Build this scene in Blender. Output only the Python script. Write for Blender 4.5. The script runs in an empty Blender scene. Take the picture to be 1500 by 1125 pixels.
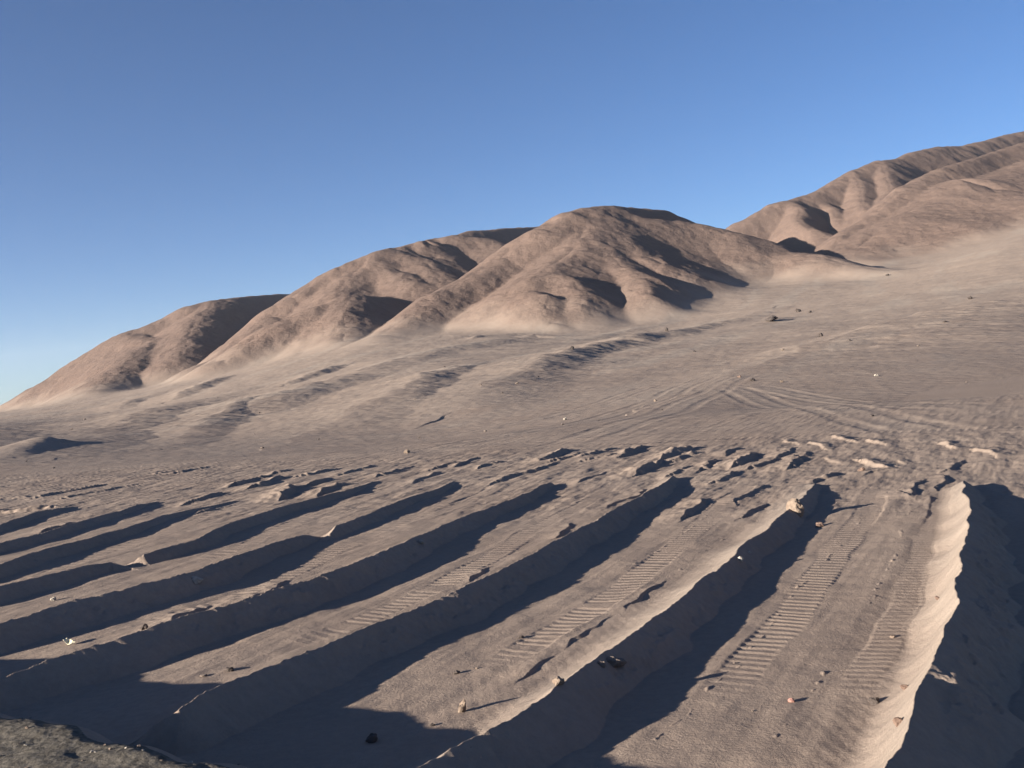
import bpy, math, time
import numpy as np
T0 = time.time()
SC = bpy.context.scene
COL = SC.collection

# ------------------------------------------------------------------ camera, sky, sun, exposure
FPX, CAM_H = 1510.0, 3.5                    # focal length for a 1500 px wide picture; height over the field
ROLL, PITCH = math.atan(.1), math.atan(.02656)
SUN_AZ, SUN_EL = 64.0, 11.5                 # direction the shadows run (degrees right of the view), sun height
SUN_POWER, SKY_POWER, EXPOSURE = 5.0, 0.05, 1.76
HAZE = 0.00006                              # thin dry air: the hills fade a little

R_ = np.array([1, 0, 0.])
F_ = np.array([0, math.cos(PITCH), -math.sin(PITCH)])
U_ = np.array([0, math.sin(PITCH), math.cos(PITCH)])
XC = math.cos(ROLL)*R_ - math.sin(ROLL)*U_
YC = math.sin(ROLL)*R_ + math.cos(ROLL)*U_

from mathutils import Matrix, Vector
cam_d = bpy.data.cameras.new('camera')
cam_d.sensor_width = 36.0
cam_d.lens = 36.0*FPX/1500.0
cam_d.clip_start, cam_d.clip_end = 0.1, 60000.0
cam = bpy.data.objects.new('camera', cam_d)
COL.objects.link(cam)
cam.matrix_world = Matrix(((XC[0], YC[0], -F_[0], 0), (XC[1], YC[1], -F_[1], 0),
                           (XC[2], YC[2], -F_[2], CAM_H), (0, 0, 0, 1)))
SC.camera = cam

world = bpy.data.worlds.new('World')
SC.world = world
world.use_nodes = True
wn = world.node_tree.nodes
wl = world.node_tree.links
sky = wn.new('ShaderNodeTexSky')
sky.sky_type = 'NISHITA'
sky.sun_disc = False
sky.sun_elevation = math.radians(SUN_EL)
# the light travels towards azimuth SUN_AZ (from +Y towards +X), so the sun stands at SUN_AZ + 180
sky.sun_rotation = math.radians(SUN_AZ + 180)
sky.altitude = 1500.0
sky.air_density, sky.dust_density, sky.ozone_density = 0.9, 0.0, 2.0
sky.altitude = 2500.0
tint = wn.new('ShaderNodeMix')               # a dry, clear, deep blue desert sky
tint.data_type, tint.blend_type = 'RGBA', 'MULTIPLY'
tint.inputs['Factor'].default_value = 1.0
tint.inputs[7].default_value = (.45, .635, .86, 1)
wl.new(sky.outputs[0], tint.inputs[6])
wl.new(tint.outputs[2], wn['Background'].inputs[0])
wn['Background'].inputs[1].default_value = SKY_POWER

sun_d = bpy.data.lights.new('sun', 'SUN')
sun_d.energy = SUN_POWER
sun_d.angle = math.radians(.5)
sun_d.color = (1.0, .92, .81)
sun = bpy.data.objects.new('sun', sun_d)
COL.objects.link(sun)
a, e = math.radians(SUN_AZ), math.radians(SUN_EL)
sun.rotation_euler = Vector((math.sin(a)*math.cos(e), math.cos(a)*math.cos(e), -math.sin(e))).to_track_quat('-Z', 'Y').to_euler()

SC.view_settings.view_transform = 'Standard'
SC.view_settings.look = 'None'
SC.view_settings.gamma = 1.0
SC.view_settings.exposure = EXPOSURE
SC.cycles.diffuse_bounces = 1


# ------------------------------------------------------------------ survey helpers (photo point + distance -> world point)
def ray(x, y):
    d = F_ + (x-750.)/FPX*XC + (562.5-y)/FPX*YC
    return d/d[1]


def at(x, y, Y):
    d = ray(x, y)
    return np.array([d[0]*Y, Y, CAM_H + d[2]*Y])


def on(x, y, z=0.):
    d = ray(x, y)
    Y = (z-CAM_H)/d[2]
    return np.array([d[0]*Y, Y, z])


# ------------------------------------------------------------------ noise
def _hash(ix, iy, seed):
    n = (ix.astype(np.int64)*374761393 + iy.astype(np.int64)*668265263 + seed*1274126177) & 0x7fffffff
    n = ((n ^ (n >> 13))*1274126177) & 0x7fffffff
    return (n ^ (n >> 16)) & 0xffff


def noise(x, y, seed=0):
    x0, y0 = np.floor(x), np.floor(y)
    fx, fy = (x-x0).astype(np.float32), (y-y0).astype(np.float32)
    ix, iy = x0.astype(np.int64), y0.astype(np.int64)
    u, v = fx*fx*fx*(fx*(fx*6-15)+10), fy*fy*fy*(fy*(fy*6-15)+10)
    out = 0
    for dx in (0, 1):
        for dy in (0, 1):
            an = _hash(ix+dx, iy+dy, seed).astype(np.float32)*(2*math.pi/65536)
            g = np.cos(an)*(fx-dx) + np.sin(an)*(fy-dy)
            out = out + g*(u if dx else 1-u)*(v if dy else 1-v)
    return out*1.5


def fbm(x, y, octv=4, seed=0, gain=.5):
    s, am = 0, 1.
    for k in range(octv):
        s = s + am*noise(x, y, seed+k*17)
        x, y = x*2.03+13.7, y*2.03-7.1
        am *= gain
    return s


def sstep(a, b, t):
    t = np.clip((t-a)/(b-a), 0, 1)
    return t*t*(3-2*t)


# ------------------------------------------------------------------ the large form of the ground: a smooth sheet through surveyed points
CTRL = [(0, 640, 120), (0, 622, 230), (0, 607, 480), (150, 640, 126), (150, 611, 250), (150, 582, 450), (300, 640, 100), (300, 600, 170),
        (300, 553, 430), (490, 640, 80), (490, 600, 125), (490, 558, 230), (490, 512, 400), (650, 640, 62), (650, 590, 105),
        (650, 535, 225), (650, 492, 380), (850, 600, 76), (850, 550, 140), (850, 510, 250), (850, 484, 365), (1000, 590, 68),
        (1000, 545, 122), (1000, 495, 250), (1000, 464, 380), (1040, 426, 452), (1150, 600, 56), (1150, 545, 100), (1150, 485, 220), (1150, 438, 380),
        (1300, 560, 74), (1300, 505, 140), (1300, 445, 280), (1300, 405, 430), (1470, 600, 48), (1470, 545, 75), (1470, 475, 150),
        (1470, 405, 300), (1470, 362, 400), (1260, 395, 500), (1285, 391, 565), (1330, 386, 575), (1200, 404, 540), (1150, 400, 575), (0, 603, 900), (300, 560, 900), (600, 485, 900), (900, 430, 900),
        (1150, 380, 900), (1300, 340, 900), (1500, 290, 900), (-350, 637, 120), (-350, 640, 450), (-350, 640, 900), (1800, 560, 48),
        (1800, 480, 110), (1800, 360, 300), (1800, 290, 450), (1800, 230, 900)]
_p = [at(*c) for c in CTRL]
for Yf in (6, 12, 22, 34, 42):
    for sf in (-.9, -.6, -.3, 0, .3, .6, .9):
        _p.append(np.array([sf*Yf, Yf, 0.]))
_p = np.array(_p)
_q = np.stack([_p[:, 0]/_p[:, 1]*2.2, np.log(_p[:, 1])], 1)


def _phi(d2):
    return .5*d2*np.log(d2+1e-9)


_A = np.zeros((len(_q)+3, len(_q)+3))
_A[:-3, :-3] = _phi(((_q[:, None]-_q[None])**2).sum(2)) + 1e-3*np.eye(len(_q))
_A[:-3, -3] = 1
_A[:-3, -2:] = _q
_A[-3:, :-3] = _A[:-3, -3:].T
_v = _p[:, 2]/_p[:, 1]                          # height as a slope of distance, so far points weigh as near ones
_w = np.linalg.solve(_A, np.concatenate([_v, np.zeros(3)]))
_gs, _gl = np.linspace(-1.3, 1.3, 181), np.linspace(math.log(4.), math.log(2200.), 361)
_GS, _GL = np.meshgrid(_gs, _gl)
_GV = (_phi((_GS[..., None]*2.2-_q[:, 0])**2 + (np.minimum(_GL, math.log(1000))[..., None]-_q[:, 1])**2)@_w[:-3]
       + _w[-3] + _GS*2.2*_w[-2] + np.minimum(_GL, math.log(1000))*_w[-1])


def base(X, Y):
    s = np.clip(X/Y, -1.29, 1.29)
    l = np.clip(np.log(Y), _gl[0], _gl[-1]-1e-6)
    a = (s-_gs[0])/(_gs[1]-_gs[0])
    b = (l-_gl[0])/(_gl[1]-_gl[0])
    i, j = np.minimum(a.astype(int), 179), np.minimum(b.astype(int), 359)
    u, v = a-i, b-j
    g = (_GV[j, i]*(1-u)*(1-v)+_GV[j, i+1]*u*(1-v)+_GV[j+1, i]*(1-u)*v+_GV[j+1, i+1]*u*v)
    return g*Y*sstep(36., 60., Y)


# ------------------------------------------------------------------ distance to a crest line
def crest(X, Y, P, H, reach):
    """For points (X, Y): signed distance to polyline P (right side positive), crest value, arc length; computed only within reach."""
    P = np.asarray(P, float)
    H = np.asarray(H, float)
    lo, hi = P[:, :2].min(0)-reach, P[:, :2].max(0)+reach
    idx = np.nonzero((X > lo[0]) & (X < hi[0]) & (Y > lo[1]) & (Y < hi[1]))[0]
    if not len(idx):
        return idx, None, None, None, None
    x, y = X[idx], Y[idx]
    best = np.full(len(idx), 1e9)
    sd, hh, ss = np.zeros(len(idx)), np.zeros(len(idx)), np.zeros(len(idx))
    tot = 0.
    n = len(P)-1
    L = 0.
    for k in range(n):
        ax, ay = P[k, :2]
        bx, by = P[k+1, :2]
        ex, ey = bx-ax, by-ay
        l = math.hypot(ex, ey)+1e-9
        tr = ((x-ax)*ex+(y-ay)*ey)/(l*l)
        t = np.clip(tr, 0, 1)
        dx, dy = x-(ax+t*ex), y-(ay+t*ey)
        d = np.hypot(dx, dy)
        cr = (ey*(x-ax)-ex*(y-ay))/l
        m = d < best
        best[m] = d[m]
        sg = np.sign(cr[m])
        sd[m] = d[m]*np.where(sg == 0, 1, sg)
        hh[m] = (H[k]+t*(H[k+1]-H[k]))[m]
        ss[m] = (L+np.clip(tr, 0, 1)*l)[m]
        L += l
    return idx, sd, hh, ss, L


def spur(X, Y, P, m, r, reach):
    """Height of a rounded ridge swept along crest P: the highest of its pieces, so it has no steps"""
    P = np.asarray(P, float)
    lo, hi = P[:, :2].min(0)-reach, P[:, :2].max(0)+reach
    idx = np.nonzero((X > lo[0]) & (X < hi[0]) & (Y > lo[1]) & (Y < hi[1]))[0]
    if not len(idx):
        return idx, None
    x, y = X[idx], Y[idx]
    g = np.full(len(idx), -1e4)
    for k in range(len(P)-1):
        a, b = P[k], P[k+1]
        e = b-a
        l2 = e[0]*e[0]+e[1]*e[1]+1e-9
        # the foot of the highest cone lies uphill of the nearest point
        t0 = ((x-a[0])*e[0]+(y-a[1])*e[1])/l2
        d0 = np.abs(e[1]*(x-a[0])-e[0]*(y-a[1]))/math.sqrt(l2)
        q = min(.9, abs(e[2])/math.sqrt(l2)/m)
        t = np.clip(t0+np.sign(e[2])*d0*q/math.sqrt(1-q*q)/math.sqrt(l2), 0, 1)
        d2 = (x-a[0]-t*e[0])**2+(y-a[1]-t*e[1])**2
        g = np.maximum(g, a[2]+t*e[2]-m*(np.sqrt(d2+r*r)-r))
    return idx, g


# ------------------------------------------------------------------ the bulldozed ridges of the field (photo crest points, height)
RIDGES = [
    # label, crest [(px, py, height)], width of the windward slope
    ('broad sand ridge at the right edge with a wide pale slope and a black shadow', .68,
     [(1285, 1150, .94), (1320, 1095, .98), (1340, 1035, 1.01), (1368, 957, 1.04), (1397, 883, 1.04), (1408, 817, .96), (1419, 750, .86), (1410, 702, .39)]),
    ('long sand ridge with a bright smooth slope, ending in a rock at its far tip', 1.05,
     [(540, 1165, .72), (650, 1102, .72), (690, 1080, .73), (750, 1047, .75), (830, 995, .65), (900, 947, .63), (1017, 860, .55), (1100, 790, .48), (1167, 737, .43), (1194, 707, .22)]),
    ('long even sand ridge in the middle of the field with a clean sharp crest', .7,
     [(225, 1062, .48), (262, 1040, .71), (300, 1013, .77), (450, 953, .70), (590, 897, .70), (700, 850, .67), (800, 800, .61), (900, 745, .53), (960, 713, .47), (988, 697, .25)]),
    ('sand ridge with a crumbled stony crest left of the even middle ridge', .5,
     [(-90, 1024, .6), (30, 979, .68), (150, 941, .72), (250, 908, .74), (380, 870, .74), (500, 831, .7), (600, 790, .62), (650, 768, .5), (720, 742, .44), (770, 722, .4), (806, 706, .2)]),
    ('curved sand ridge that stops short at a notch in its crest', .5,
     [(-90, 938, .72), (0, 912, .74), (100, 882, .74), (250, 845, .7), (300, 830, .66), (350, 812, .6), (400, 794, .5), (445, 783, .36), (468, 785, .1)]),
    ('short rough sand ridge just beyond the notch, with toothed track prints along its foot', .5,
     [(482, 782, .22), (492, 769, .4), (533, 753, .42), (600, 728, .36), (640, 715, .28), (665, 705, .12)]),
    ('short dark-sided sand ridge at the left edge with a blunt end', .7,
     [(-90, 880, .56), (0, 857, .56), (67, 840, .52), (133, 827, .46), (165, 823, .36), (188, 832, .1)]),
    ('straight low sand ridge with a pointed far end behind the notched ridge', .5,
     [(196, 822, .2), (210, 812, .42), (283, 790, .46), (333, 768, .46), (400, 745, .44), (460, 729, .4), (505, 718, .32), (545, 706, .1)]),
    ('rough sand ridge at the left with a crumbling sunlit gap in its shadow', .7,
     [(-90, 850, .5), (0, 826, .52), (67, 803, .5), (133, 786, .46), (180, 773, .4), (240, 754, .32), (300, 741, .24), (345, 733, .1)]),
    ('narrow sand ridge near the left edge reaching into the churned strip', .7,
     [(-90, 818, .44), (0, 794, .46), (67, 779, .44), (133, 759, .38), (200, 740, .28), (232, 735, .1)]),
    ('small blunt sand ridge, farthest of the dark-sided ridges along the left edge', .7,
     [(-90, 792, .36), (0, 767, .4), (50, 750, .36), (85, 743, .26), (105, 742, .1)]),
]
BERM = []
BERM_K = .49
for lab, w, pts in RIDGES:
    BERM.append((lab, w, [on(x, y, h*BERM_K) for x, y, h in pts], [h*BERM_K for _, _, h in pts]))

# low heaps in the churned strip: x1, y1, x2, y2 on the photo, height
HEAPS = [(230, 690, 253, 687, .12), (257, 687, 303, 680, .16), (350, 698, 380, 692, .26), (377, 702, 413, 693, .24), (407, 688, 423, 685, .14),
         (290, 723, 320, 717, .22), (412, 714, 424, 706, .3), (450, 688, 487, 682, .2), (457, 703, 480, 697, .16), (473, 710, 497, 702, .22),
         (77, 767, 97, 762, .18), (640, 680, 663, 675, .14), (703, 678, 727, 673, .16), (672, 677, 693, 670, .12), (797, 663, 830, 653, .26),
         (813, 667, 847, 660, .18), (863, 660, 893, 653, .16), (860, 668, 897, 663, .14), (910, 657, 937, 648, .24), (935, 680, 967, 668, .26),
         (973, 658, 1003, 648, .3), (987, 665, 1013, 657, .2), (1027, 678, 1047, 670, .2), (1078, 668, 1102, 657, .26), (1066, 658, 1080, 653, .14),
         (1010, 743, 1033, 728, .16), (1103, 675, 1133, 667, .17), (1140, 662, 1163, 652, .17), (1157, 672, 1183, 657, .2),
         (1147, 637, 1165, 645, .17), (1187, 640, 1208, 648, .22), (1220, 630, 1245, 637, .24), (1273, 636, 1293, 642, .22),
         (1262, 660, 1287, 671, .3), (1283, 682, 1304, 679, .16), (1197, 694, 1218, 688, .15), (1380, 637, 1396, 646, .24),
         (1432, 649, 1460, 659, .2), (1390, 676, 1403, 669, .18), (1320, 672, 1330, 675, .08), (1336, 712, 1343, 698, .16), (1374, 702, 1386, 690, .16),
         (1087, 750, 1117, 735, .1), (1087, 728, 1117, 708, .1), (0, 742, 73, 737, .22), (60, 722, 150, 706, .16), (100, 725, 197, 707, .12), (0, 727, 53, 722, .15),
         (930, 877, 957, 858, .06), (857, 927, 887, 907, .06), (773, 980, 800, 965, .05), (810, 780, 833, 768, .07), (370, 866, 407, 848, .14),
         (690, 840, 713, 830, .08), (232, 914, 268, 890, .16), (268, 889, 293, 884, .14), (900, 735, 940, 715, .08),
         (300, 745, 335, 738, .1), (560, 690, 600, 680, .14), (610, 700, 640, 690, .12), (730, 700, 760, 690, .12), (760, 690, 810, 676, .12),
         (850, 700, 880, 690, .1), (500, 690, 540, 680, .12), (1045, 700, 1070, 690, .12), (985, 690, 1010, 680, .12), (1205, 665, 1222, 672, .12)]
HEAP = []
for x1, y1, x2, y2, h in HEAPS:
    HEAP.append(([on(x1, y1, h), on(x2, y2, h*.8)], [h, h*.8]))
# lines of broken clods beside the track prints
CLODS = [[(1342, 705), (1340, 725), (1327, 773), (1317, 800), (1293, 847), (1283, 867), (1270, 886)], [(1222, 972), (1205, 1000), (1185, 1018), (1140, 1080)],
         [(1262, 760), (1240, 790), (1200, 830), (1160, 873), (1133, 910), (1100, 950), (1088, 970), (1033, 1013), (1003, 1047), (960, 1085)],
         [(1045, 745), (1020, 768), (985, 790), (940, 822), (895, 850)], [(1130, 745), (1070, 780), (1030, 810), (990, 840)]]
CLOD = [[on(x, y) for x, y in c] for c in CLODS]

ROAD_N = np.array([.587, .81])              # the road edge: points beyond it have ROAD_N.p > ROAD_D
ROAD_D, ROAD_Z = 4.75, .62

# long low swells across the plain: (px, py, distance), height over the sheet, left width, right width
SWELLS = [
    ([(660, 594, 92), (733, 556, 138), (783, 530, 178), (817, 517, 205), (883, 506, 230), (933, 494, 255), (983, 488, 275), (1033, 477, 300), (1117, 457, 340)],
     [.5, 1.5, 2.6, 3.2, 3.4, 3.4, 3.0, 2.2, 1.2], 26, 11),
    ([(383, 640, 64), (460, 612, 90), (537, 592, 112), (583, 573, 140), (617, 557, 168), (650, 544, 192), (690, 535, 210)], [.3, .9, 1.5, 2.0, 2.1, 1.8, .8], 20, 12),
    ([(350, 600, 150), (393, 589, 172), (450, 573, 200), (510, 557, 230), (550, 547, 250), (617, 532, 285), (683, 519, 310), (743, 503, 335)], [1., 1.8, 2.3, 2.3, 2.1, 1.9, 1.8, .8], 26, 14),
    ([(90, 668, 76), (113, 658, 95), (187, 627, 160), (233, 610, 205), (277, 602, 230), (333, 592, 260)], [.3, .8, 1.6, 1.9, 1.6, .6], 22, 13),
    ([(240, 655, 80), (300, 620, 135), (335, 607, 160), (367, 604, 172), (420, 590, 195)], [.4, 1.4, 1.8, 1.6, .6], 16, 7),
    ([(425, 565, 255), (450, 556, 270), (475, 552, 282), (500, 552, 290)], [.8, 2.2, 2.2, .8], 14, 6),
    ([(245, 582, 290), (275, 571, 315), (300, 563, 340), (328, 556, 365)], [1., 2.4, 2.4, 1.], 16, 7),
    ([(165, 597, 290), (190, 590, 320), (230, 582, 360)], [.5, 1.6, .6], 16, 7),
    ([(22, 672, 72), (48, 655, 84), (70, 645, 92), (88, 649, 93), (104, 655, 92)], [.15, .65, .85, .7, .2], 4.6, 3.2),
    ([(1040, 560, 82), (1100, 526, 106), (1150, 504, 125), (1200, 485, 142), (1260, 462, 162), (1330, 444, 190), (1420, 442, 205), (1500, 448, 200)],
     [.2, .8, 1.6, 2.2, 2.8, 3.2, 3., 2.6], 14, 34),
    ([(690, 487, 345), (705, 482, 352), (730, 482, 355)], [.6, 1.8, .4], 10, 4),
    ([(755, 480, 335), (780, 479, 340), (815, 486, 335)], [.6, 2.0, .5], 14, 4),
    ([(830, 480, 300), (900, 466, 330), (960, 452, 350)], [.5, 1.2, .6], 14, 8),
    ([(1090, 470, 270), (1130, 462, 280), (1160, 462, 285)], [.6, 1.6, .5], 10, 6),
]
SWELL = [([at(*p) for p in P], H, wa, wb) for P, H, wa, wb in SWELLS]

# wheel tracks sweeping over the plain
TRACKS = [[(560, 672), (700, 645), (800, 622), (880, 600), (945, 578), (990, 560), (1040, 546)], [(800, 660), (900, 628), (960, 600), (1010, 576), (1052, 556), (1100, 541)],
          [(1062, 556), (1110, 566), (1167, 581), (1275, 610), (1400, 640)], [(1085, 553), (1180, 560), (1300, 566), (1480, 572)], [(1020, 600), (1150, 590), (1300, 590), (1480, 600)],
          [(640, 620), (760, 600), (880, 575), (960, 555)], [(0, 700), (150, 684), (330, 668), (520, 655)]]
TRACK = [[on(x, y) if y > 556+(750-x)*.1 else on(x, 556+(750-x)*.1) for x, y in t] for t in TRACKS]

# the hills: each a family of crest lines (photo point + distance), slope of the sides, rounding of the crest
HILLS = [
    ('dusky rounded hill farthest left, mostly in its own shadow', [
        ([(-70, 640, 620), (0, 599, 640), (60, 567, 655), (130, 521, 670), (200, 483, 685), (270, 449, 705), (330, 437, 735), (380, 432, 840), (430, 430, 940), (520, 424, 1080)], .85, 16),
        ([(190, 487, 680), (225, 498, 630), (196, 522, 580), (160, 549, 535), (134, 572, 500)], .55, 9),
        ([(312, 440, 715), (293, 462, 665), (268, 492, 610), (258, 520, 560)], .55, 9)]),
    ('long rust brown hill with folded spurs rising left of the central hill', [
        ([(297, 536, 470), (333, 516, 500), (400, 464, 550), (433, 436, 570), (500, 391, 600), (560, 368, 620), (620, 353, 655), (690, 338, 730), (740, 334, 800), (790, 331, 880), (900, 328, 980)], .85, 14),
        ([(545, 375, 612), (517, 402, 580), (490, 425, 550)], .62, 8),
        ([(575, 364, 625), (612, 377, 610), (634, 394, 585), (652, 414, 560)], .62, 9),
        ([(625, 352, 645), (633, 358, 640), (644, 378, 615), (677, 404, 590)], .62, 9),
        ([(560, 395, 590), (590, 400, 575), (606, 410, 560), (618, 428, 545)], .62, 8),
        ([(670, 343, 670), (705, 347, 665), (722, 356, 650)], .62, 9)]),
    ('low rounded knoll in front of the folded brown hill', [
        ([(320, 528, 425), (360, 503, 437), (417, 467, 456), (463, 448, 468), (500, 434, 478), (530, 432, 500), (567, 437, 550), (600, 445, 590)], .7, 10),
        ([(515, 433, 482), (502, 455, 450), (495, 478, 425), (498, 503, 402)], .62, 8),
        ([(466, 456, 462), (452, 487, 435), (436, 515, 415), (425, 526, 405)], .6, 5)]),
    ('tall dome-shaped central hill with a deep shadowed hollow on its right', [
        ([(560, 494, 392), (617, 448, 432), (650, 424, 452), (733, 378, 495), (783, 336, 520), (827, 311, 542), (850, 304, 555), (885, 300, 572), (920, 305, 605), (955, 307, 640), (985, 321, 650)], .85, 14),
        ([(880, 312, 560), (884, 323, 542), (903, 343, 512), (933, 367, 482), (970, 388, 460), (997, 403, 446), (1028, 412, 442)], .62, 6),
        ([(880, 330, 535), (876, 350, 505), (890, 369, 478), (913, 391, 448), (938, 407, 425)], .62, 5),
        ([(870, 320, 545), (845, 350, 500), (812, 385, 455), (790, 405, 430)], .55, 12),
        ([(815, 400, 425), (832, 409, 412), (846, 424, 396), (853, 445, 380)], .7, 4),
        ([(775, 425, 402), (795, 429, 392), (808, 452, 378), (820, 476, 366)], .7, 4),
        ([(925, 410, 420), (940, 420, 405), (948, 430, 395)], .6, 3),
        ([(880, 318, 552), (930, 319, 556), (985, 323, 556), (1010, 327, 552), (1035, 333, 545), (1063, 339, 535), (1083, 352, 524), (1117, 365, 512), (1150, 370, 500), (1193, 373, 482), (1240, 387, 457), (1300, 401, 430)], .55, 9)]),
    ('far tan hill with narrow gullies on the right skyline', [
        ([(1020, 365, 720), (1067, 336, 740), (1080, 324, 745), (1133, 298, 765), (1180, 286, 790), (1217, 268, 820), (1253, 248, 850), (1283, 236, 875), (1313, 232, 900), (1333, 223, 925), (1373, 214, 960), (1413, 213, 990), (1473, 197, 1060), (1600, 170, 1150)], .85, 12),
        ([(1150, 295, 765), (1166, 303, 740), (1172, 318, 710), (1194, 335, 675), (1222, 357, 635)], .95, 7),
        ([(1182, 290, 790), (1214, 303, 755), (1228, 318, 730), (1246, 336, 700)], .95, 7),
        ([(1250, 252, 840), (1258, 275, 790), (1266, 297, 740), (1276, 306, 715)], .62, 5),
        ([(1283, 238, 870), (1299, 256, 820), (1309, 279, 765), (1296, 297, 720)], .62, 5)]),
    ('broad sunlit stony hill at the right edge, nearest of the hills', [
        ([(1226, 366, 580), (1234, 345, 605), (1248, 330, 625), (1277, 310, 645), (1327, 271, 675), (1373, 247, 705), (1430, 230, 745), (1500, 208, 795), (1640, 160, 875)], .85, 9),
        ([(1262, 362, 565), (1330, 312, 620), (1400, 275, 665), (1500, 238, 725), (1640, 190, 815)], .38, 14),
        ([(1300, 376, 537), (1400, 327, 575), (1500, 292, 615), (1640, 240, 675)], .38, 14),
        ([(1400, 264, 670), (1450, 280, 635), (1520, 287, 595)], .42, 16)]),
]
HILL = [[([at(*p) for p in P], m, r) for P, m, r in fam] for _, fam in HILLS]


# ------------------------------------------------------------------ height of everything
def field(X, Y):
    """X, Y flat arrays -> height, owner (0 ground, 1.. ridge, 100 road shoulder, 200.. hill), pale dust, hill rock"""
    n = len(X)
    Z = base(X, Y)
    own = np.zeros(n, np.int32)
    dust = np.zeros(n)
    rock = np.zeros(n)
    # ---- near field
    nr = np.nonzero(Y < 62)[0]
    if len(nr):
        x, y = X[nr], Y[nr]
        near_fade = 1-sstep(46, 60, y)
        dr = ROAD_N[0]*x+ROAD_N[1]*y-ROAD_D          # distance from the road's edge
        warpx, warpy = .16*noise(x*.9, y*.9, 3)+.05*noise(x*3.1, y*3.1, 4), .16*noise(x*.9, y*.9, 5)+.05*noise(x*3.1, y*3.1, 6)
        rough = .03*fbm(x*.35, y*.35, 3, 11)+.006*fbm(x*2.2, y*2.2, 3, 12)
        add = np.zeros(len(nr))
        o = np.zeros(len(nr), np.int32)
        du = np.zeros(len(nr))
        flat = np.ones(len(nr))
        trk = np.zeros(len(nr))
        rip = np.zeros(len(nr))
        for bi, (lab, w, P, H) in enumerate(BERM):
            i, d, h, s, L = crest(x+warpx*.35, y+warpy*.35, P, H, 4.0)
            if not len(i):
                continue
            jag = noise(s*2.6, s*0+bi, 21+bi)*.05+noise(s*.8, s*0, 41+bi)*(.03 if bi == 0 else .07)+noise(s*8, s*0+bi, 45)*.05
            h2 = h*(1+(.45 if bi == 0 else .9)*jag)
            t = np.clip(-d/(w*(.55+.6*h)), 0, 1)
            left = h2*(1-t)**1.7
            crumble = fbm(x[i]*3.3, y[i]*3.3, 4, 31)*.06*sstep(2.2, 4.5, dr[i])
            right = np.maximum(h2-np.maximum(d, 0)*(.8+.25*noise(s*1.1, s*0, 61)) + crumble*np.clip(d/.2, 0, 1)*np.clip((h2-d*.8)/.12, 0, 1), 0)
            sh = np.where(d < 0, left, right)
            m = sh > add[i]
            ii = i[m]
            add[ii] = sh[m]
            o[ii] = np.where(sh[m] > .03, bi+1, o[ii])
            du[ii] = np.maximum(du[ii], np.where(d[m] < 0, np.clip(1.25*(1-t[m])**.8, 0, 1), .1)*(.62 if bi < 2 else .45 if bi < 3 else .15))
            # toothed prints of the bulldozer's track plates along the foot of the ridge
            lad = {0: [], 1: [(1.0, 1.55, .16), (2.3, 2.72, .15)], 2: [(1.6, 2.15, .17)], 3: [(1.5, 2.0, .17)], 4: [(1.1, 1.6, .2)], 5: [(.75, 1.25, .25)],
                   7: [(.9, 1.4, .25)], 8: [(.9, 1.4, .25)]}.get(bi, [])
            dd = d+.06*noise(s*.35, s*0, 77+bi)
            for a_, b_, sp in lad:
                win = sstep(a_, a_+.06, dd)*(1-sstep(b_-.06, b_, dd))*sstep(.2, 1.2, s)*(1-sstep(L-.8, L-.1, s))*(.75+.25*sstep(-.25, .25, noise(x[i]*.8, y[i]*.8, 90+bi)))*sstep(4.0, 5.6, dr[i])
                ph = (s/sp+.35*noise(x[i]*.7, y[i]*.7, 95)+dd*.25) % 1.0
                tooth = np.where(ph < .35, ph/.35, (1-ph)/.65)
                trk[i] += win*(.0125*tooth-.0085)*(.5 if a_ > 2.25 else 1)
                flat[i] *= 1-.6*win
            # wind ripples on the windward slope
            wr = np.where(d < 0, np.clip(-d/.3, 0, 1)*np.clip((w*1.7+d)/.5, 0, 1), 0)
            rip[i] = np.maximum(rip[i], wr*np.clip(h/.5, 0, 1))
        # churned strip
        churn = sstep(11, 15, dr-.12*x)*(1-sstep(25, 28, dr-.1*x))
        # streaks along the ridges' direction
        ax, ay = math.sin(math.radians(29)), math.cos(math.radians(29))
        al, ac = x*ax+y*ay, x*ay-y*ax
        st = fbm(al*.45+.3*ac, ac*1.7, 4, 51, .55)
        rough += churn*(.028*st+.010*fbm(x*2.1, y*2.1, 3, 53)) + .014*fbm(al*.25, ac*2.0, 3, 55)*(1-churn)
        for k, (P, H) in enumerate(HEAP):
            i, d, h, s, L = crest(x+warpx*1.1, y+warpy*1.1, P, H, 1.6)
            if not len(i):
                continue
            h = np.where(h < .09, .45, np.where(x[i] > 7.5, .34, .58))*h*(1+.5*noise(s*1.7+k, s*0+k*3.3, 71)+.25*noise(x[i]*4.1, y[i]*4.1, 73))
            t = np.clip(-d/(.5+3.4*h), 0, 1)
            sh = np.where(d < 0, h*(1-t)**1.6, np.maximum(h-np.maximum(d, 0)*.7, 0))
            m = sh > add[i]
            add[i[m]] = sh[m]
            du[i] = np.maximum(du[i], np.where(d < 0, 1-t, 0)*.08*np.clip(h/.2, 0, 1)*(x[i] > 4))
        for k, P in enumerate(CLOD):
            i, d, h, s, L = crest(x+warpx*.4, y+warpy*.4, P, [1]*len(P), .5)
            if not len(i):
                continue
            h = np.clip(.016*noise(s*1.1, s*0+k, 81)+.020*noise(x[i]*7, y[i]*7, 83), 0, .024)
            add[i] = np.maximum(add[i], np.maximum(h-np.abs(d)*.42, 0))
        # passes of the machine across the plain, parallel to the road
        tn = x*ROAD_N[1]-y*ROAD_N[0]
        bend = dr+.25*noise(tn*.05, tn*0, 91)+.0022*(tn-4)**2
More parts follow.
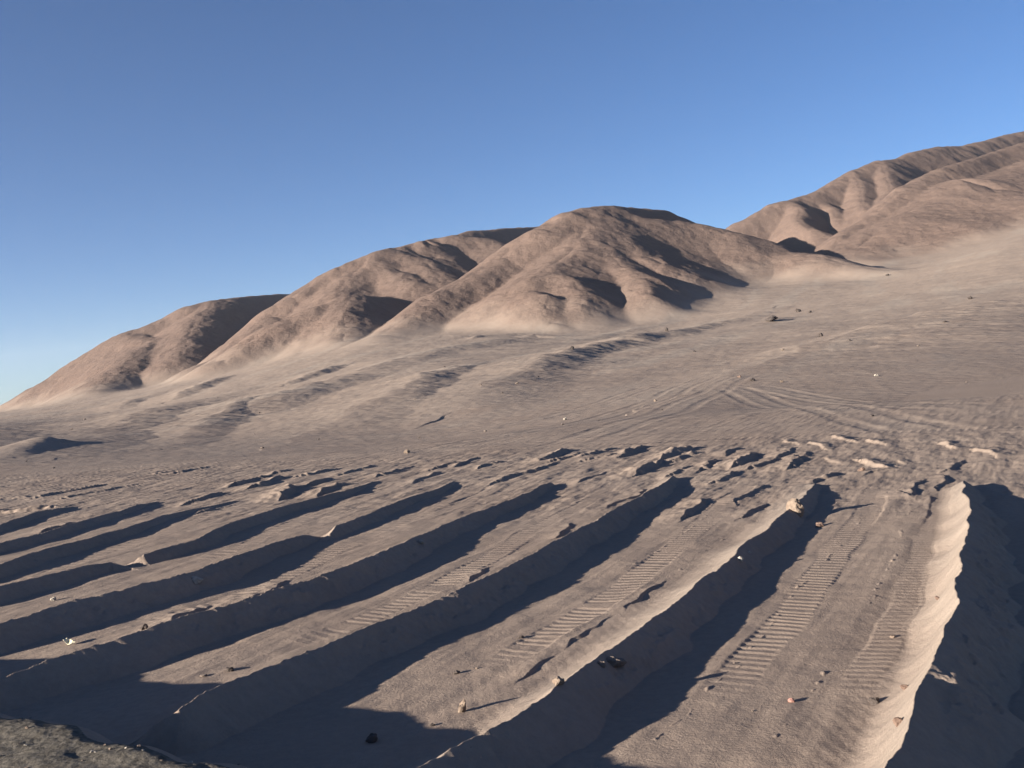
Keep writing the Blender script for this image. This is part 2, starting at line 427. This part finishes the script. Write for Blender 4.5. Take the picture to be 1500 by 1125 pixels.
        for c_, amp in ((26.6, .03), (28.3, .05), (29.0, .03), (30.8, .05), (31.5, .03), (33.4, .04), (35.2, .05), (36.1, .03), (38.5, .045), (40.6, .04), (43.5, .04), (46., .04)):
            win = sstep(c_-.3, c_-.22, bend)*(1-sstep(c_+.22, c_+.3, bend))*sstep(-.45, .25, noise(tn*.09, tn*0+c_, 93))
            ph = (tn/.27+.3*noise(x*.5, y*.5, 97)) % 1.0
            trk += win*amp*(np.where(ph < .4, ph/.4, (1-ph)/.6)-.8)*.45
        Wv = .5+.5*np.sin((al*.6+ac*.8)*2*math.pi/.135+3.5*noise(x*.55, y*.55, 101)+1.2*noise(x*1.7, y*1.7, 102))
        rough += rip*.0022*Wv
        roadm = 1-sstep(-.05, 1.05, dr+.12*noise(x*1.3, y*1.3, 105))
        road = ROAD_Z+.018*fbm(x*2.5, y*2.5, 4, 107)+.03*fbm(x*.6, y*.6, 2, 108)
        z = (add+rough*flat*(1-.5*np.clip(add/.3, 0, 1)*(o > 0))+trk)
        endf = sstep(.25, 1.15, dr)
        z = (z*endf)*(1-roadm)+road*roadm
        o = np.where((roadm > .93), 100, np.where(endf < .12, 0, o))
        Z[nr] += z*near_fade
        own[nr] = o
        dust[nr] = np.where(roadm > .5, 0, du*endf)
    # ---- wheel tracks
    tr = np.nonzero((Y > 24) & (Y < 150))[0]
    if len(tr):
        x, y = X[tr], Y[tr]
        wx, wy = .35*noise(x*.07, y*.07, 171), .35*noise(x*.07, y*.07, 172)
        for k, P in enumerate(TRACK):
            i, d, h, s, L = crest(x+wx, y+wy, P, [1]*len(P), 2.6)
            if not len(i):
                continue
            fade = sstep(0, 5, s)*(1-sstep(L-5, L, s))*(.5+.5*sstep(-.3, .2, noise(s*.11, s*0+k, 173)))
            dz = 0
            for off in (-.95, .95):
                q = np.abs(d-off)
                dz = dz-.024*np.exp(-(q/.3)**4)+.012*np.exp(-((q-.5)/.2)**2)
            Z[tr[i]] += dz*fade
            dust[tr[i]] = np.maximum(dust[tr[i]], .28*fade*np.exp(-(d/1.3)**4))
    # ---- plain and swells
    fr = np.nonzero(Y > 46)[0]
    if len(fr):
        x, y = X[fr], Y[fr]
        k = sstep(46, 66, y)
        z = Z[fr].copy()
        wx, wy = 2.2*noise(x*.06, y*.06, 111)+.6*noise(x*.25, y*.25, 112), 2.2*noise(x*.06, y*.06, 113)+.6*noise(x*.25, y*.25, 114)
        add = np.zeros(len(fr))
        du = np.zeros(len(fr))
        for q, (P, H, wa, wb) in enumerate(SWELL):
            f = .35 if wa < 5 else 1.
            i, d, h, s, L = crest(x+wx*f, y+wy*f, P, H, max(wa, wb)*1.3)
            if not len(i):
                continue
            h = (h*.54 if wa > 5 else h)*(1+.22*noise(s*.07, s*0+q, 121)+.1*noise(s*.25, s*0+q, 122))
            t = np.where(d < 0, -d/wa, d/wb)
            u = np.clip(1-t, 0, 1)
            pr = np.where((d < 0) & (wa > 5), u**2.0, u*u*(3-2*u))
            sh = h*pr
            # small slumps on the steep side
            sh = sh*(1+np.where(d > 0, .3*np.abs(noise(x[i]*.22, y[i]*.22, 125))*np.clip(t*2, 0, 1)*(1-np.clip(t, 0, 1)), 0))
            m = sh > add[i]
            add[i[m]] = sh[m]
            du[i] = np.maximum(du[i], np.where(d < 0, np.clip(1-t*1.4, 0, 1), 0)*.3)
            lo = np.exp(-((d-wb*1.25)/(wb*.45))**2)*np.clip(h/2, 0, 1)
            du[i] = np.maximum(du[i], lo*.75*sstep(-.1, .35, noise(x[i]*.035, y[i]*.035, 128)))
        ga, gc = x*.41+y*.91, x*.91-y*.41
        stk = fbm(ga*.012+.02*gc, gc*.075, 4, 161)
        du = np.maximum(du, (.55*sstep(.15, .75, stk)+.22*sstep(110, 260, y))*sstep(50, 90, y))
        rough = (.35*fbm(x*.03, y*.03, 3, 131)+.10*fbm(x*.16, y*.16, 3, 132)+.035*fbm(x*.7, y*.7, 3, 133))
        z = z+(add+rough*sstep(60, 150, y)+.025*fbm(x*.9, y*.9, 3, 134))*k
        # ---- hills
        hz = np.full(len(fr), -1e3)
        ho = np.zeros(len(fr), np.int32)
        hi = np.nonzero(y > 300)[0]
        if len(hi):
            xx, yy = x[hi], y[hi]
            wx, wy = 4.5*noise(xx*.018, yy*.018, 141)+1.3*noise(xx*.06, yy*.06, 142), 4.5*noise(xx*.018, yy*.018, 143)+1.3*noise(xx*.06, yy*.06, 144)
            acc = np.full(len(hi), -1e3)
            oo = np.zeros(len(hi), np.int32)
            top = np.full(len(hi), -1e3)
            KS = 2.0
            for hk, fam in enumerate(HILL):
                for P, m_, r_ in fam:
                    i, g = spur(xx+wx, yy+wy, P, m_, r_, 330)
                    if not len(i):
                        continue
                    a_, b_ = np.maximum(acc[i], g), np.minimum(acc[i], g)
                    acc[i] = a_+KS*np.log1p(np.exp(np.clip((b_-a_)/KS, -40, 0)))-KS*.25*np.exp(-((b_-a_)/KS)**2)
                    m = g > top[i]
                    top[i[m]] = g[m]
                    oo[i[m]] = 200+hk
            rel = acc-z[hi]
            hm = sstep(-1, 10, rel)
            rill = 1-np.abs(fbm(xx*.055, yy*.03, 3, 151))*2
            acc = acc+hm*(0.4*fbm(xx*.022, yy*.022, 3, 152)+.3*rill+.2*fbm(xx*.22, yy*.22, 3, 153))-hm*.5
            KB = 2.2
            a_, b_ = np.maximum(acc, z[hi]), np.minimum(acc, z[hi])
            zz = a_+KB*np.log1p(np.exp(np.clip((b_-a_)/KB, -40, 0)))
            zz = np.where(b_-a_ < -60, a_, zz)
            rel = acc-z[hi]
            z[hi] = np.where(rel > -40, zz, z[hi])
            ho[hi] = np.where(rel > .8, oo, 0)
            rock[fr[hi]] = sstep(-2.5, 12, rel+4*noise(xx*.05, yy*.05, 155))
            du[hi] = np.maximum(du[hi]*(1-sstep(0, 4, rel)), .22*np.exp(-((rel+1.0)/3.0)**2)*sstep(-.2, .4, noise(xx*.02, yy*.02, 157)))
        Z[fr] = z
        own[fr] = np.where(own[fr] == 0, ho, own[fr])
        dust[fr] = np.maximum(dust[fr], du)
    return Z, own, dust, rock


# ------------------------------------------------------------------ materials
def desert_material():
    m = bpy.data.materials.new('desert_sand')
    m.use_nodes = True
    nt = m.node_tree
    N, L = nt.nodes, nt.links
    b = N['Principled BSDF']
    b.inputs['Roughness'].default_value = 1.0
    b.inputs['Specular IOR Level'].default_value = .08
    geo = N.new('ShaderNodeNewGeometry')

    def attr(n):
        a = N.new('ShaderNodeAttribute')
        a.attribute_name = n
        return a.outputs['Fac']

    def tex(scale, detail, rough=.6):
        t = N.new('ShaderNodeTexNoise')
        t.inputs['Scale'].default_value = scale
        t.inputs['Detail'].default_value = detail
        t.inputs['Roughness'].default_value = rough
        L.new(geo.outputs['Position'], t.inputs['Vector'])
        return t.outputs['Fac']

    def mr(src, a, b_, c, d):
        t = N.new('ShaderNodeMapRange')
        for k, v in zip(('From Min', 'From Max', 'To Min', 'To Max'), (a, b_, c, d)):
            t.inputs[k].default_value = v
        L.new(src, t.inputs['Value'])
        return t.outputs[0]

    def mix(fac, a, c, mode='MIX'):
        t = N.new('ShaderNodeMix')
        t.data_type = 'RGBA'
        t.blend_type = mode
        for sock, v in ((t.inputs['Factor'], fac), (t.inputs[6], a), (t.inputs[7], c)):
            if hasattr(v, 'links'):
                L.new(v, sock)
            else:
                sock.default_value = v if not isinstance(v, tuple) else (*v, 1)
        return t.outputs[2]

    def mul(a, c):
        t = N.new('ShaderNodeMath')
        t.operation = 'MULTIPLY'
        for sock, v in ((t.inputs[0], a), (t.inputs[1], c)):
            if hasattr(v, 'links'):
                L.new(v, sock)
            else:
                sock.default_value = v
        return t.outputs[0]
    plain = mix(mr(tex(.22, 6), .3, .7, 0, 1), SAND_A, SAND_B)
    plain = mix(mr(tex(9., 5, .7), .35, .7, 0, .6), plain, SAND_C)
    hill = mix(mr(tex(.035, 8, .65), .3, .7, 0, 1), HILL_A, HILL_B)
    hill = mix(mr(tex(.45, 6, .7), .42, .68, 0, .65), hill, HILL_C)
    c = mix(attr('rock'), plain, hill)
    du = mr(tex(.9, 4), .25, .6, .55, 1)
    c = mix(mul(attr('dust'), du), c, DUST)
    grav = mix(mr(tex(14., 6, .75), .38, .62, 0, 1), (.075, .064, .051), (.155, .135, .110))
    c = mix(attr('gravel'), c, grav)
    L.new(c, b.inputs['Base Color'])
    bp = N.new('ShaderNodeBump')
    bp.inputs['Strength'].default_value = 1.0
    bp.inputs['Distance'].default_value = .012
    L.new(tex(28., 5, .7), bp.inputs['Height'])
    bp2 = N.new('ShaderNodeBump')
    L.new(mul(attr('rock'), 1.0), bp2.inputs['Strength'])
    bp2.inputs['Distance'].default_value = .38
    L.new(tex(.9, 5, .65), bp2.inputs['Height'])
    L.new(bp.outputs[0], bp2.inputs['Normal'])
    L.new(bp2.outputs[0], b.inputs['Normal'])
    return m


SAND_A, SAND_B, SAND_C = (.262, .198, .155), (.308, .240, .190), (.215, .162, .128)
HILL_A, HILL_B, HILL_C = (.176, .121, .094), (.144, .101, .081), (.114, .082, .068)
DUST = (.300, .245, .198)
MAT = desert_material()


# ------------------------------------------------------------------ meshes
def tag(o, label=None, cat=None, group=None, kind=None):
    if label:
        o['label'] = label
    if cat:
        o['category'] = cat
    if group:
        o['group'] = group
    if kind:
        o['kind'] = kind


def mesh_object(name, V, faces, Nrm, attrs, origin=None, mat=MAT):
    """V (n,3), faces (m,4): only the vertices used are kept"""
    used = np.unique(faces)
    rm = np.zeros(len(V), np.int64)
    rm[used] = np.arange(len(used))
    v = V[used].copy()
    if origin is not None:
        v -= origin
    f = rm[faces].astype(np.int32)
    me = bpy.data.meshes.new(name)
    me.vertices.add(len(v))
    me.vertices.foreach_set('co', v.astype(np.float32).ravel())
    me.loops.add(f.size)
    me.loops.foreach_set('vertex_index', f.ravel())
    me.polygons.add(len(f))
    me.polygons.foreach_set('loop_start', np.arange(0, f.size, 4, dtype=np.int32))
    me.polygons.foreach_set('use_smooth', np.ones(len(f), bool))
    me.update(calc_edges=True)
    for k, arr in attrs.items():
        a = me.attributes.new(k, 'FLOAT', 'POINT')
        a.data.foreach_set('value', arr[used].astype(np.float32))
    if Nrm is not None:
        me.normals_split_custom_set_from_vertices(Nrm[used].astype(np.float32))
    me.materials.append(mat)
    o = bpy.data.objects.new(name, me)
    if origin is not None:
        o.location = origin
    COL.objects.link(o)
    return o


def sheet(svals, yvals):
    S, Yg = np.meshgrid(svals, yvals)
    X = (S*Yg).ravel()
    Y = Yg.ravel()
    z, own, du, rk = field(X, Y)
    nr, nc = S.shape
    V = np.stack([X, Y, z], 1)
    G = V.reshape(nr, nc, 3)
    n = np.cross(np.gradient(G, axis=1), np.gradient(G, axis=0)).reshape(-1, 3)
    n /= np.linalg.norm(n, axis=1)[:, None]+1e-12
    n[n[:, 2] < 0] *= -1
    i = (np.arange(nr-1)[:, None]*nc+np.arange(nc-1)[None]).ravel()
    Fc = np.stack([i, i+1, i+nc+1, i+nc], 1)
    return V, Fc, n, own, du, rk


WING = np.array([1.25, 1.05, .9, .8, .73, .68])


def svals(step, half=.64):
    c = np.arange(-half, half+1e-9, step)
    return np.concatenate([-WING, c, WING[::-1]])


def y_uniform(y0, y1, n):
    return 1/np.linspace(1/y0, 1/y1, n)


def y_geo(y0, y1, n):
    return np.geomspace(y0, y1, n)


QUAL = 1.0
near = sheet(svals(.0011/QUAL), y_uniform(5.2, 58, int(1550*QUAL)))
mid = sheet(svals(.0013/QUAL), y_geo(57.8, 305, int(560*QUAL)))
far = sheet(svals(.0011/QUAL), np.concatenate([y_geo(304.5, 700, int(620*QUAL)), y_geo(701.2, 1250, int(260*QUAL)), y_geo(1275, 2100, 20)]))
print('terrain computed', round(time.time()-T0, 1))

V, Fc, Nn, own, du, rk = near
fo = own[Fc]
fo = np.where((fo == fo[:, :1]).all(1), fo[:, 0], 0)
at0 = {'dust': du, 'rock': rk, 'gravel': (own == 100).astype(float)}
g = mesh_object('ground', V, Fc[fo == 0], Nn, at0)
tag(g, 'bulldozed brown desert field scored with track prints', None, None, 'structure')
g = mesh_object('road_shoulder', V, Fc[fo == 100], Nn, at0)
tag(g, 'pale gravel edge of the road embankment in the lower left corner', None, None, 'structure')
for k, (lab, w, P, H) in enumerate(BERM):
    f = Fc[fo == k+1]
    if len(f):
        c = np.array([np.mean([p[0] for p in P]), np.mean([p[1] for p in P]), 0.])
        o = mesh_object('sand_ridge', V, f, Nn, at0, origin=c)
        tag(o, lab, 'sand ridge', 'bulldozed sand ridges across the field')
V, Fc, Nn, own, du, rk = mid
o = mesh_object('plain', V, Fc, Nn, {'dust': du, 'rock': rk, 'gravel': du*0})
tag(o, 'smooth stony plain with low swells between the field and the hills', None, None, 'structure')
V, Fc, Nn, own, du, rk = far
fo = own[Fc]
fo = np.where((fo == fo[:, :1]).all(1), fo[:, 0], fo.max(1))
at0 = {'dust': du, 'rock': rk, 'gravel': du*0}
o = mesh_object('hill_foot', V, Fc[fo < 200], Nn, at0)
tag(o, 'sandy apron and valley floor at the foot of the hills', None, None, 'structure')
for k, (lab, fam) in enumerate(HILLS):
    f = Fc[fo == 200+k]
    if len(f):
        o = mesh_object('hill', V, f, Nn, at0)
        tag(o, lab, None, 'rounded desert hills', 'structure')

# the desert all round, out to the horizon, a little below the surveyed sheets
me_v, me_f = [], []
rr = [0, 5, 60, 600, 1500, 3500, 6000]
nseg = 48
for r in rr[1:]:
    for k in range(nseg):
        t = 2*math.pi*k/nseg
        me_v.append((r*math.sin(t), r*math.cos(t), -1.2 if r < 500 else (-4 if r < 3000 else -10)))
for j in range(len(rr)-2):
    for k in range(nseg):
        a0, a1 = j*nseg+k, j*nseg+(k+1) % nseg
        me_f.append((a0, a0+nseg, a1+nseg, a1))
V = np.array(me_v)
o = mesh_object('desert', V, np.array(me_f), None, {'dust': np.zeros(len(V)), 'rock': np.zeros(len(V)), 'gravel': np.zeros(len(V))})
tag(o, 'flat brown desert running out to the horizon', None, None, 'structure')
# thin dusty air between the camera and the hills
bm_v = [(x, y, z) for z in (-12.0, 330.0) for x, y in ((-6500, -6500), (6500, -6500), (6500, 6500), (-6500, 6500))]
me = bpy.data.meshes.new('haze')
me.from_pydata(bm_v, [], [(3, 2, 1, 0), (4, 5, 6, 7), (0, 1, 5, 4), (1, 2, 6, 5), (2, 3, 7, 6), (3, 0, 4, 7)])
hm = bpy.data.materials.new('haze')
hm.use_nodes = True
hm.node_tree.nodes.remove(hm.node_tree.nodes['Principled BSDF'])
pv = hm.node_tree.nodes.new('ShaderNodeVolumePrincipled')
pv.inputs['Color'].default_value = (.86, .88, .95, 1)
pv.inputs['Density'].default_value = HAZE
pv.inputs['Anisotropy'].default_value = .2
hm.node_tree.links.new(pv.outputs[0], hm.node_tree.nodes['Material Output'].inputs['Volume'])
me.materials.append(hm)
haze = bpy.data.objects.new('haze', me)
COL.objects.link(haze)
tag(haze, 'thin dusty haze in the air in front of the hills', None, None, 'stuff')
print('meshes built', round(time.time()-T0, 1))


# ------------------------------------------------------------------ stones and litter
import bmesh
RNG = np.random.RandomState(7)


def stone_material(name, c1, c2):
    m = bpy.data.materials.new(name)
    m.use_nodes = True
    N, L = m.node_tree.nodes, m.node_tree.links
    b = N['Principled BSDF']
    b.inputs['Roughness'].default_value = .95
    b.inputs['Specular IOR Level'].default_value = .15
    geo = N.new('ShaderNodeNewGeometry')
    t = N.new('ShaderNodeTexNoise')
    t.inputs['Scale'].default_value = 9.
    t.inputs['Detail'].default_value = 6.
    t.inputs['Roughness'].default_value = .7
    L.new(geo.outputs['Position'], t.inputs['Vector'])
    r = N.new('ShaderNodeValToRGB')
    r.color_ramp.elements[0].position, r.color_ramp.elements[1].position = .35, .66
    r.color_ramp.elements[0].color, r.color_ramp.elements[1].color = (*c1, 1), (*c2, 1)
    L.new(t.outputs['Fac'], r.inputs[0])
    L.new(r.outputs[0], b.inputs['Base Color'])
    p = N.new('ShaderNodeBump')
    p.inputs['Distance'].default_value = .02
    p.inputs['Strength'].default_value = .8
    L.new(t.outputs['Fac'], p.inputs['Height'])
    L.new(p.outputs[0], b.inputs['Normal'])
    return m


STONE = {'tan': stone_material('tan_stone', (.155, .112, .085), (.24, .185, .14)), 'dark': stone_material('dark_stone', (.045, .036, .032), (.10, .08, .07)),
         'pale': stone_material('pale_stone', (.26, .225, .185), (.38, .335, .28)), 'rust': stone_material('rusty_stone', (.12, .078, .06), (.19, .13, .10)),
         'red': stone_material('faded_red_scrap', (.24, .12, .10), (.33, .18, .145)), 'clod': stone_material('earth_clod', (.13, .10, .08), (.19, .15, .125))}


def stone_mesh(seed, mat, sub=3, sx=1., sy=1., sz=.7, rough=.34):
    bm = bmesh.new()
    bmesh.ops.create_icosphere(bm, subdivisions=sub, radius=.5)
    co = np.array([v.co[:] for v in bm.verts])
    rs = np.random.RandomState(seed)
    # a few chopped faces, then weathering
    for k in range(7):
        n = rs.normal(size=3)
        n /= np.linalg.norm(n)
        over = np.maximum(co@n-rs.uniform(.26, .42), 0)
        co -= .85*over[:, None]*n
    w = 1+rough*fbm(co[:, 0]*2.4+seed, co[:, 1]*2.4+co[:, 2]*1.9, 3, seed)
    co = co*w[:, None]*np.array([sx, sy, sz])
    for v, c in zip(bm.verts, co):
        v.co = c
    me = bpy.data.meshes.new('stone')
    bm.to_mesh(me)
    bm.free()
    for p in me.polygons:
        p.use_smooth = False
    me.materials.append(mat)
    return me


HITY = np.geomspace(6.2, 900, 2600)


def hit(px, py):
    d = ray(px, py)
    z = field(d[0]*HITY, HITY)[0]
    below = np.nonzero(CAM_H+d[2]*HITY < z)[0]
    Y = HITY[below[0]] if len(below) else 300.
    return np.array([d[0]*Y, Y, CAM_H+d[2]*Y])


def stone(px, py, w, h, kind, label, name='stone', cat='stone', group=None, lean=0., depth=1., sub=3):
    """px, py: where it meets the ground on the photo; w, h: its size there"""
    p = hit(px, py)
    sw, sh = w/FPX*p[1], h/FPX*p[1]
    o = bpy.data.objects.new(name, stone_mesh(int(px*7+py) % 9973, STONE[kind], sub, sw*1.15, sw*depth, sh*1.35))
    o.location = p+np.array([0, 0, sh*.38])
    o.rotation_euler = (0, lean, RNG.uniform(-.3, .3))
    COL.objects.link(o)
    tag(o, label, cat, group)
    return o


stone(1167, 752, 24, 21, 'tan', 'large tan boulder half buried in the far tip of the long bright ridge', 'boulder', 'boulder')
stone(903, 975, 28, 13, 'clod', 'broad crumbling brown block on the shaded bank of the long bright ridge', 'boulder', 'boulder')
stone(881, 976, 12, 8, 'clod', 'small brown clod just left of the crumbling brown block', 'clod', 'clod')
stone(820, 1003, 15, 11, 'tan', 'rounded stone perched on the sharp crest of the long bright ridge')
stone(678, 1043, 11, 16, 'tan', 'upright tan stone standing on the rippled sand with a long shadow', lean=.15)
stone(1084, 822, 9, 7, 'pale', 'pale chip caught on the dark bank of the long bright ridge')
stone(1098, 811, 5, 4, 'pale', 'tiny white chip just above the pale chip on the dark bank')
stone(1281, 1031, 15, 9, 'dark', 'flat dark stone lying on the smooth pale slope at the lower right')
stone(1326, 1009, 13, 7, 'rust', 'brown slab near the crest of the ridge at the lower right')
stone(1374, 878, 8, 5, 'rust', 'small rusty stone high on the pale slope of the right ridge')
stone(1308, 934, 8, 4, 'tan', 'small tan stone in the middle of the pale right slope')
stone(1316, 1062, 16, 12, 'rust', 'rough rusty clod on the crest at the bottom right', 'clod', 'clod')
stone(546, 1086, 20, 12, 'dark', 'dark clod lying in the road embankment shadow', 'clod', 'clod')
stone(337, 983, 12, 6, 'dark', 'dark stone on the lit strip left of the even middle ridge')
stone(298, 991, 10, 4, 'clod', 'thin brown clod left of the dark stone on the lit strip', 'clod', 'clod')
stone(288, 854, 16, 10, 'pale', 'pale clod catching the sun inside a ridge shadow at the left', 'clod', 'clod')
stone(617, 796, 7, 5, 'pale', 'white stone on the dark bank of the crumbled ridge')
stone(212, 922, 9, 8, 'dark', 'dark clod sitting on the crest of the crumbled ridge at the left', 'clod', 'clod')
stone(763, 935, 8, 5, 'dark', 'small dark stone on the lit strip between the two longest ridges')
stone(669, 987, 9, 5, 'dark', 'low dark stone beside the shadow edge left of the upright tan stone')
stone(634, 1063, 7, 4, 'dark', 'dark pebble on the rippled sand below the upright tan stone')
stone(1200, 772, 12, 8, 'rust', 'rusty clod at the shadow edge below the far tip boulder', 'clod', 'clod')
stone(78, 880, 8, 5, 'pale', 'small pale stone on a crest near the left edge')
stone(1262, 690, 9, 6, 'rust', 'reddish lump between the heaps at the end of the right lane', 'clod', 'clod')
# stones out on the plain
stone(838, 512, 5, 5, 'dark', 'single black stone on the swell below the central hill')
stone(977, 485, 6, 5, 'dark', 'black stone on the crest of the long dark sided swell')
stone(1131, 470, 17, 7, 'dark', 'wide dark rock outcrop on the plain right of the central hill', 'rock_outcrop', 'rock')
stone(1169, 457, 7, 5, 'dark', 'dark stone above and right of the wide dark outcrop')
stone(1187, 458, 5, 3, 'dark', 'small dark stone just right of the stone above the outcrop')
stone(1203, 493, 8, 5, 'dark', 'dark stone on the pale edge of the low mound at the right')
stone(1103, 558, 8, 4, 'dark', 'dark stone with a shadow at the lower tip of the pale mound edge')
stone(1083, 553, 5, 3, 'rust', 'little brown stone left of the mound edge tip')
stone(1278, 610, 6, 3, 'dark', 'dark stone alone on the track marked flat')
stone(1420, 438, 7, 4, 'dark', 'dark stone near the right edge below the stony hill')
stone(1384, 472, 6, 3, 'dark', 'dark stone on the right mound below its crest')
stone(1300, 404, 5, 3, 'dark', 'dark stone at the mouth of the shadowed valley')
stone(1284, 551, 6, 3, 'pale', 'pale stone on the track marked flat at the right')
stone(828, 615, 5, 4, 'pale', 'pale stone on the smooth plain beyond the churned strip')
stone(1145, 560, 5, 3, 'tan', 'tan stone on the flat right of the mound tip')
stone(960, 588, 4, 3, 'tan', 'small tan stone on the middle of the smooth plain')
stone(596, 664, 8, 5, 'tan', 'tan stone beyond the notched ridge at the start of the plain')

# litter: a curled sheet of pale card, and a faded red scrap
p = hit(103, 945)
bm = bmesh.new()
nx, ny = 14, 6
grid = {}
for side in (0, 1):
    for i in range(nx+1):
        for j in range(ny+1):
            u, v = i/nx-.5, j/ny-.5
            zz = .26*u*u*(1+.5*v)+.10*v*v+.03*math.sin(7*u+3*v)
            wv = 1-.75*abs(u)**1.6
            grid[side, i, j] = bm.verts.new((u*.20, v*.085*wv, zz*.42+side*.004))
for side in (0, 1):
    for i in range(nx):
        for j in range(ny):
            q = [grid[side, i, j], grid[side, i+1, j], grid[side, i+1, j+1], grid[side, i, j+1]]
            bm.faces.new(q if side else q[::-1])
rim = [(i, 0) for i in range(nx)]+[(nx, j) for j in range(ny)]+[(i, ny) for i in range(nx, 0, -1)]+[(0, j) for j in range(ny, 0, -1)]
for k in range(len(rim)):
    a_, b_ = rim[k], rim[(k+1) % len(rim)]
    bm.faces.new([grid[(0,)+a_], grid[(0,)+b_], grid[(1,)+b_], grid[(1,)+a_]])
me = bpy.data.meshes.new('card_scrap')
bm.to_mesh(me)
bm.free()
for pl in me.polygons:
    pl.use_smooth = True
cm = stone_material('pale_card', (.55, .48, .30), (.72, .66, .50))
me.materials.append(cm)
o = bpy.data.objects.new('card_scrap', me)
o.location = p+np.array([0, 0, .035])
o.rotation_euler = (.35, .2, -.55)
COL.objects.link(o)
tag(o, 'curled scrap of pale card lying on the crumbled ridge at the left', 'litter')
stone(1160, 1029, 9, 6, 'red', 'faded red scrap lying on the lane between the two right ridges', 'red_scrap', 'litter')

# loose small stones: scattered on the plain, and along the gravel edge of the road
VARIANT = {k: [stone_mesh(300+n*13+len(k), STONE[k], 2) for n in range(4)] for k in ('dark', 'tan', 'pale', 'clod')}


def scatter(n, sx, yr, size, kinds, label, group, cond):
    made = 0
    s_ = RNG.uniform(*sx, n*12)
    y_ = np.exp(RNG.uniform(math.log(yr[0]), math.log(yr[1]), n*12))
    x_ = s_*y_
    z_, ow, _, _ = field(x_, y_)
    for k in range(len(x_)):
        if made >= n:
            break
        if not cond(x_[k], y_[k], ow[k]):
            continue
        kk = kinds[RNG.randint(len(kinds))]
        o = bpy.data.objects.new('stone', VARIANT[kk][RNG.randint(4)])
        sz = size*RNG.uniform(.6, 1.5)*(y_[k]/20 if y_[k] > 40 else 1)
        o.location = (x_[k], y_[k], z_[k]+sz*.18)
        o.scale = (sz*RNG.uniform(.8, 1.4), sz*RNG.uniform(.7, 1.1), sz*RNG.uniform(.6, 1.))
        o.rotation_euler = (RNG.uniform(-.3, .3), RNG.uniform(-.3, .3), RNG.uniform(0, 6.3))
        COL.objects.link(o)
        tag(o, label, 'stone', group)
        made += 1


scatter(24, (-.48, .5), (8, 24), .026, ('tan', 'dark', 'clod', 'clod', 'clod'), 'small loose stone lying on the bulldozed field among the ridges', 'small stones on the field', lambda x, y, o: o != 100)
scatter(34, (-.48, .5), (50, 260), .05, ('dark', 'clod'), 'small loose stone scattered on the open plain before the hills', 'small stones on the plain', lambda x, y, o: True)
scatter(42, (-.62, -.28), (7.2, 11.5), .032, ('pale', 'tan', 'clod'), 'pale gravel stone on the road edge in the lower left corner', 'gravel stones on the road edge',
        lambda x, y, o: -.75 < ROAD_N[0]*x+ROAD_N[1]*y-ROAD_D < .35)
print('done', round(time.time()-T0, 1))
